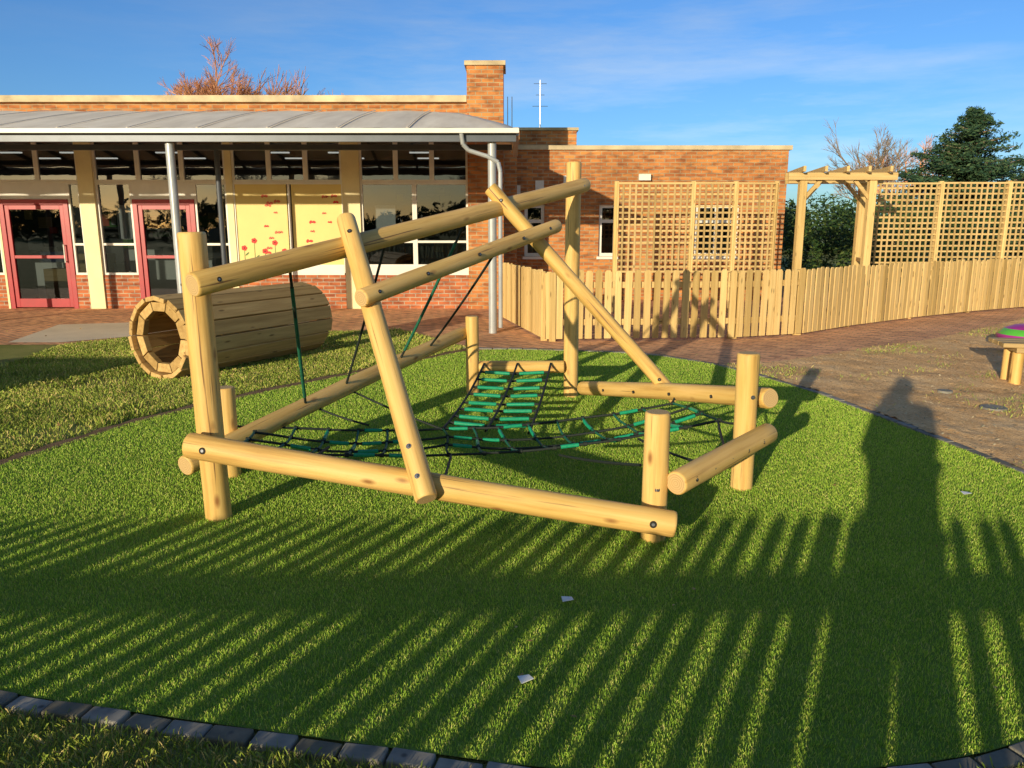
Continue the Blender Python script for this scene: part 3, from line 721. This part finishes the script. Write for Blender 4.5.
# ------------------------------------------------------------------ pergola
pg=empty('timber_pergola'); b=MB()
PP=[(4.94,13.5),(6.12,13.5),(5.35,14.6),(6.45,14.6)]
for x,y in PP: b.aabb(x-.06,x+.06,y-.06,y+.06,-.05,2.36,'pale')
for y in(13.5,14.6):
    for s_ in(-.085,.085): b.beam((4.66+(y-13.5)*.35,y+s_,2.42),(6.50+(y-13.5)*.25,y+s_,2.42),.04,.12,'rail')
for i in range(5):
    x=4.85+i*.36; b.beam((x,13.2,2.53),(x+.3,14.95,2.53),.045,.09,'rail')
for (x,y) in PP:
    s_=1 if x<5.6 else -1
    b.beam((x,y,2.02),(x+.3*s_,y,2.36),.05,.06,'rail')
b.beam((4.94,13.5,1.0),(4.94+.41,14.6,1.0),.04,.06,'rail'); b.beam((6.12,13.5,1.0),(6.45,14.6,1.0),.04,.06,'rail')
b.obj('pergola_timbers',pg,False,.004)

# ------------------------------------------------------------------ vegetation
def leafcloud(name,blobs,size,matk,parent=None):
    vs=[];fs=[]
    for c,rx,ry,rz,n in blobs:
        for _ in range(n):
            d=Vector((random.gauss(0,1),random.gauss(0,1),random.gauss(0,1))).normalized()*(R()**.33)
            p=Vector((c[0]+d.x*rx,c[1]+d.y*ry,c[2]+d.z*rz))
            if p.z<.02: p.z=.02+R()*.1
            a=Vector((random.gauss(0,1),random.gauss(0,1),random.gauss(0,1))).normalized(); b_=a.orthogonal().normalized()
            s=size*U(.5,1.3); k=len(vs)
            vs+= [p-a*s,p+b_*s*.45,p+a*s,p-b_*s*.45]; fs.append((k,k+1,k+2,k+3))
    me=bpy.data.meshes.new(name); me.from_pydata(vs,[],fs); me.materials.append(M[matk]); me.update()
    return link(bpy.data.objects.new(name,me),parent)
def conifer(name,x,y,H,W,z0=.6,n=150):
    e=empty(name); t=MB(); t.tube((x,y,-.2),(x,y,H*.55),.3,.14,'bark',10); t.tube((x,y,H*.55),(x,y,H*.97),.14,.03,'bark',8)
    blobs=[]
    for i in range(n):
        f=(i+R())/n; z=z0+(H-z0)*f; a=R()*6.283
        rl=W*(1-f**1.25)*U(.6,1.15)+.08
        tip=Vector((x+math.cos(a)*rl,y+math.sin(a)*rl,z+rl*.12))
        st_=Vector((x,y,z-.1)); t.tube(st_,tip,.05,.012,'bark',5,False)
        m_=max(2,int(rl/.3))
        for k in range(m_):
            g=(k+1)/m_; c=st_.lerp(tip,g); q=.34 if f<.85 else .2
            blobs.append(((c.x+U(-.2,.2)*(1-f*.7),c.y+U(-.2,.2),c.z+U(-.08,.08)),q,q,.15,46))
    t.obj('trunk_and_limbs',e); leafcloud('needles',blobs,.085,'conifer',e); return e
conifer('conifer_tree',18.3,32,6.1,3.9,.6,210)
conifer('conifer_tree',22.0,33,5.0,2.8,.5,100)
def baretree(name,x,y,H,spread,matk,depth=6,seed=1,trunk=.16,nb=3,dec=.62,pc=99.3):
    rs=random.Random(seed); b=MB()
    def grow(p,d,l,r,k):
        q=p+d*l; b.tube(p,q,r,r*.68,matk,5 if k>2 else 3,False)
        if k==0: return
        for i in range(nb if k>1 else nb+1):
            nd=(d+Vector((rs.gauss(0,1),rs.gauss(0,1),rs.gauss(0,.6)+.25))*spread).normalized()
            grow(p.lerp(q,rs.uniform(.55,1)),nd,l*rs.uniform(.62,.85),r*dec,k-1)
    grow(Vector((x,y,-.1)),Vector((0,0,1)),H*.28,trunk,depth)
    zm=float(np.percentile([v[2] for v in b.v],pc)); s=H/zm
    b.v=[(x+(v[0]-x)*s,y+(v[1]-y)*s,v[2]*s) for v in b.v]
    return b.obj(name)
baretree('bare_tree',-11.6,30,7.0,.33,'redtwig',8,3,.15,3,.66,97)
baretree('bare_tree',-10.2,31,6.9,.36,'redtwig',7,21,.13,3,.66,97)
baretree('bare_tree',20.8,45,7.0,.40,'bark',6,5,.14)
baretree('bare_tree',22.3,46,6.4,.42,'redtwig',6,8,.14)
bl=[]
for i in range(60):
    x=U(5.8,13); bl.append(((x,U(19.5,21.5),U(.3,2.0)),.6,.5,.55,330))
leafcloud('hedge',bl,.06,'hedge')
bl=[]
for i in range(170):
    x=U(8,75); y=U(48,60); h=1.4+1.6*mnoise.noise(Vector((x*.12,3,0)))+1.2
    bl.append(((x,y,U(.3,max(.6,h))),1.4,1.2,1.0,60))
for i in range(150):
    x=U(-75,-14); y=U(45,60); bl.append(((x,y,U(.3,3.2)),1.4,1.2,1.0,50))
leafcloud('distant_trees',bl,.35,'hedge')
bl=[]
for i in range(420):
    x=U(-70,60); h=3.4+3.2*mnoise.noise(Vector((x*.09,7,1)))
    bl.append(((x,U(-66,-56),U(.3,max(1,h))),2.0,1.5,1.2,50))
leafcloud('distant_trees',bl,.45,'hedge')
baretree('bare_tree',-22,-50,7.5,.42,'bark',6,11,.25); baretree('bare_tree',-34,-52,7.0,.42,'bark',6,12,.25); baretree('bare_tree',3,-52,7.2,.42,'bark',6,13,.25)

# ------------------------------------------------------------------ bench, toadstool, small items
bn=empty('timber_bench',(5.66,7.72,0)); bn.rotation_euler=(0,0,rad(-14))
b=MB()
for i,yy in enumerate((-.155,-.0,.155)): b.aabb(-.68,.68,yy-.07,yy+.07,.40,.445,'bench')
for x in(-.5,.5): b.aabb(x-.05,x+.05,-.21,.21,.345,.398,'bench')
b.obj('seat_planks',bn,False,.006)
for x in(-.5,.5):
    for yy in (-.12,.12): log('leg',(x,yy,-.05),(x,yy,.345),.055,bn,16)
ts=empty('toadstool_seat',(6.50,9.6,0)); b=MB(); n=20
vs=[];fs=[];
prof=[(.10,0),(.12,.12),(.10,.18),(.30,.19),(.36,.22),(.35,.27),(.28,.34),(.16,.385),(.0,.40)]
for r_,z in prof:
    for i in range(n): t=2*math.pi*i/n; vs.append((r_*math.cos(t),r_*math.sin(t),z))
for j in range(len(prof)-1):
    fs=[(j*n+i,j*n+(i+1)%n,(j+1)*n+(i+1)%n,(j+1)*n+i) for i in range(n)]
    b.f+=fs; b.m+=[b.mi('lime' if j<3 else ('purple' if j!=5 else 'lime'))]*n
b.v=vs; b.obj('cap_and_stem',ts,True)
for i,(x,y,a) in enumerate(((.236,3.05,.2),(.046,2.456,.5),(2.72,4.39,.1))):
    b=MB(); vs=[]; 
    for q,(dx,dy) in enumerate(((-.024,-.018),(.024,-.02),(.026,.018),(-.02,.02))):
        vs.append((x+dx*math.cos(a)-dy*math.sin(a),y+dx*math.sin(a)+dy*math.cos(a),.030+.006*(q%2)))
    vs2=[(p[0],p[1],p[2]+.002) for p in vs]
    b.add(vs+vs2,[(0,3,2,1),(4,5,6,7),(0,1,5,4),(1,2,6,5),(2,3,7,6),(3,0,4,7)],'paper'); b.obj('paper_scrap')
for (x,y,r_) in((4.24,6.6,.11),(4.2,7.3,.07)):
    b=MB(); b.tube((x,y,0),(x,y,.040),r_,r_*.95,'sett',18); b.obj('stepping_stone')
ph=empty('playhouse_shadow_caster',(-8.9,1.9,0)); b=MB()  # invented playhouse, out of view, added to cast the shadow across the left lawn
for i in range(12):
    x=-.8+i*.1455; b.aabb(x-.069,x+.069,-.6,-.58,0,1.15,'pale'); b.aabb(x-.069,x+.069,.58,.6,0,1.15,'pale')
for i in range(8):
    y_=-.52+i*.1485; b.aabb(-.88,-.86,y_-.07,y_+.07,0,1.15,'pale')
    if i not in(3,4,5): b.aabb(.86,.88,y_-.07,y_+.07,0,1.15,'pale')
for s_ in(-1,1):
    b.add([(-.98,s_*.75,1.08),(.98,s_*.75,1.08),(.98,0,1.55),(-.98,0,1.55),(-.98,s_*.75,1.11),(.98,s_*.75,1.11),(.98,0,1.58),(-.98,0,1.58)],[(0,1,2,3),(4,7,6,5),(0,4,5,1),(1,5,6,2),(2,6,7,3),(3,7,4,0)],'bench')
for x in(-.87,.87): b.add([(x,-.6,1.15),(x,.6,1.15),(x,0,1.53)],[(0,1,2)],'pale')
b.obj('walls_and_roof',ph)

# ------------------------------------------------------------------ photographer
ph=empty('photographer')
px,py=-.07,-.42
def skin(name,verts,edges,radii,matk,root=0,sub=2):
    me=bpy.data.meshes.new(name); me.from_pydata([(px+v[0],py+v[1],v[2]) for v in verts],edges,[])
    o=link(bpy.data.objects.new(name,me),ph)
    s=o.modifiers.new('skin','SKIN'); s.use_smooth_shade=True
    for i,r_ in enumerate(radii):
        rr=r_ if isinstance(r_,tuple) else (r_,r_); me.skin_vertices[0].data[i].radius=rr
    me.skin_vertices[0].data[root].use_root=True
    sb=o.modifiers.new('sub','SUBSURF'); sb.levels=sub; sb.render_levels=sub
    me.materials.append(M[matk]); return o
hx,hy=-px,-py-.055
dz=.03
skin('coat',[(0,0,.80),(0,0,1.0),(0,0,1.18),(0,0,1.34+dz),(0,.0,1.46+dz),(0,.01,1.52+dz),(.19,0,1.43+dz),(.235,.05,1.19),(hx+.09,hy-.05,1.43),(-.19,0,1.43+dz),(-.235,.05,1.19),(hx-.09,hy-.05,1.43)],
 [(0,1),(1,2),(2,3),(3,4),(4,5),(4,6),(6,7),(7,8),(4,9),(9,10),(10,11)],[(.22,.16),(.215,.15),(.205,.14),(.20,.13),(.13,.10),.062,.085,.062,.042,.085,.062,.042],'coat',1)
skin('trousers',[(0,0,.98),(.10,0,.88),(.12,.02,.50),(.12,0,.10),(-.10,0,.88),(-.12,.02,.50),(-.12,0,.10)],[(0,1),(1,2),(2,3),(0,4),(4,5),(5,6)],[(.17,.13),.11,.085,.066,.11,.085,.066],'jeans')
for s_ in(-1,1):
    skin('shoe',[(s_*.12,-.05,.05),(s_*.12,.06,.045),(s_*.13,.17,.035)],[(0,1),(1,2)],[.045,.042,.034],'shoe')
    skin('hand',[(hx+s_*.09,hy-.05,1.43),(hx+s_*.075,hy-.02,1.49),(hx+s_*.072,hy-.01,1.53)],[(0,1),(1,2)],[.028,.034,.026],'skin')
    for k in range(4):
        z=1.545-.021*k
        skin('finger',[(hx+s_*.070,hy-.01,z),(hx+s_*.062,hy+.016,z+.004),(hx+s_*(.040-.003*k),hy+.018,z+.006)],[(0,1),(1,2)],[.0095,.009,.008],'skin')
    skin('thumb',[(hx+s_*.075,hy-.03,1.50),(hx+s_*.055,hy-.030,1.535),(hx+s_*.030,hy-.026,1.55)],[(0,1),(1,2)],[.012,.011,.009],'skin')
skin('head',[(0,.01,1.48+dz),(0,.01,1.56+dz),(0,.015,1.63+dz),(0,.0,1.70+dz),(0,.09,1.60+dz),(0,.118,1.625+dz),(0,.085,1.57+dz)],[(0,1),(1,2),(2,3),(2,4),(4,5),(4,6)],[.055,.058,(.078,.088),(.068,.08),.03,.011,.028],'skin')
hb=MB(); n=18
vs=[]; 
for j in range(9):
    ph_=j/8*math.pi*.62
    for i in range(n):
        t=2*math.pi*i/n; f=1+.03*mnoise.noise(Vector((i,j,2)))
        vs.append((px+.093*math.sin(ph_)*math.cos(t)*f,py-.012+.108*math.sin(ph_)*math.sin(t)*f*(1 if math.sin(t)<0 else .86),1.668+dz+.095*math.cos(ph_)*f-(.02 if math.sin(t)<0 else -.015)*j/8))
hb.add(vs,[(j*n+i,j*n+(i+1)%n,(j+1)*n+(i+1)%n,(j+1)*n+i) for j in range(8) for i in range(n)],'hair'); hb.obj('hair',ph,True)
fb=MB()
for s_ in(-1,1):
    fb.tube((px+s_*.032,py+.085,1.645+dz),(px+s_*.032,py+.096,1.645+dz),.013,.009,'paper',10); fb.tube((px+s_*.032,py+.0962,1.645+dz),(px+s_*.032,py+.098,1.645+dz),.006,.005,'hole',8)
    fb.tube((px+s_*.082,py+.01,1.63+dz),(px+s_*.095,py+.0,1.635+dz),.03,.022,'skin',10)
fb.aabb(px-.022,px+.022,py+.108,py+.114,1.578+dz,1.586+dz,'poppy'); fb.obj('face_details',ph)
pb=MB(); pb.aabb(-.036,.036,-.075,-.067,1.475,1.622,'phone'); pb.obj('phone',ph,False,.003)

# ------------------------------------------------------------------ light, sky, camera
az=rad(26.6); el=rad(10.6)
sd=Vector((math.sin(az)*math.cos(el),math.cos(az)*math.cos(el),-math.sin(el)))
sun=bpy.data.lights.new('sun','SUN'); sun.energy=5.0; sun.angle=rad(.5); sun.color=(1,.86,.60)
so=bpy.data.objects.new('sun',sun); so.rotation_euler=sd.to_track_quat('-Z','Y').to_euler(); so.location=(-10,-20,12); scene.collection.objects.link(so)
wd=bpy.data.worlds.new('World'); scene.world=wd; wd.use_nodes=True; nt=wd.node_tree; nt.nodes.clear()
sky=nt.nodes.new('ShaderNodeTexSky'); sky.sky_type='NISHITA'; sky.sun_disc=False; sky.sun_elevation=el; sky.sun_rotation=math.pi+az; sky.altitude=0
sky.air_density=1.0; sky.dust_density=.3; sky.ozone_density=2.5
tc=nt.nodes.new('ShaderNodeTexCoord')
dp=N(nt,'ShaderNodeVectorMath',operation='DOT_PRODUCT'); nt.links.new(tc.outputs['Generated'],dp.inputs[0]); dp.inputs[1].default_value=(-sd.x,-sd.y,-sd.z)
tint=ramp(nt,dp.outputs['Value'],[(0,(.50,.80,1.22)),(.25,(.80,.92,1.08)),(.6,(1.2,1.05,.85))])
base=mixc(nt,1.0,sky.outputs[0],tint,'MULTIPLY')
n1=noise(nt,mapping(nt,tc.outputs['Generated'],(1.2,1.2,8),(0.16,.12,0.5)),1.8,9,.62)
n2=noise(nt,mapping(nt,tc.outputs['Generated'],(1,1,3)),1.3,3,.5)
mm=N(nt,'ShaderNodeMath',operation='MULTIPLY'); nt.links.new(ramp(nt,n1,[(.47,(0,0,0)),(.8,(1,1,1))]),mm.inputs[0]); nt.links.new(ramp(nt,n2,[(.42,(.05,.05,.05)),(.68,(.6,.6,.6))]),mm.inputs[1])
bw=N(nt,'ShaderNodeRGBToBW'); nt.links.new(base,bw.inputs[0])
cl=N(nt,'ShaderNodeMix',data_type='RGBA',blend_type='MULTIPLY'); cl.inputs[0].default_value=1; nt.links.new(bw.outputs[0],cl.inputs[6]); cl.inputs[7].default_value=(1.6,1.75,1.9,1)
cc=mixc(nt,mm.outputs[0],base,cl.outputs[2])
bg=nt.nodes.new('ShaderNodeBackground'); bg.inputs[1].default_value=.14; nt.links.new(cc,bg.inputs[0])
wo=nt.nodes.new('ShaderNodeOutputWorld'); nt.links.new(bg.outputs[0],wo.inputs[0])

cam=bpy.data.cameras.new('camera'); cam.sensor_width=36; cam.lens=36*770/1024; cam.clip_start=.1; cam.clip_end=1500
co=bpy.data.objects.new('camera',cam); co.location=(0,0,1.6); co.rotation_euler=(rad(90-11.6),0,0); scene.collection.objects.link(co); scene.camera=co
scene.view_settings.view_transform='Standard'; scene.view_settings.look='None'; scene.view_settings.exposure=0; scene.view_settings.gamma=1
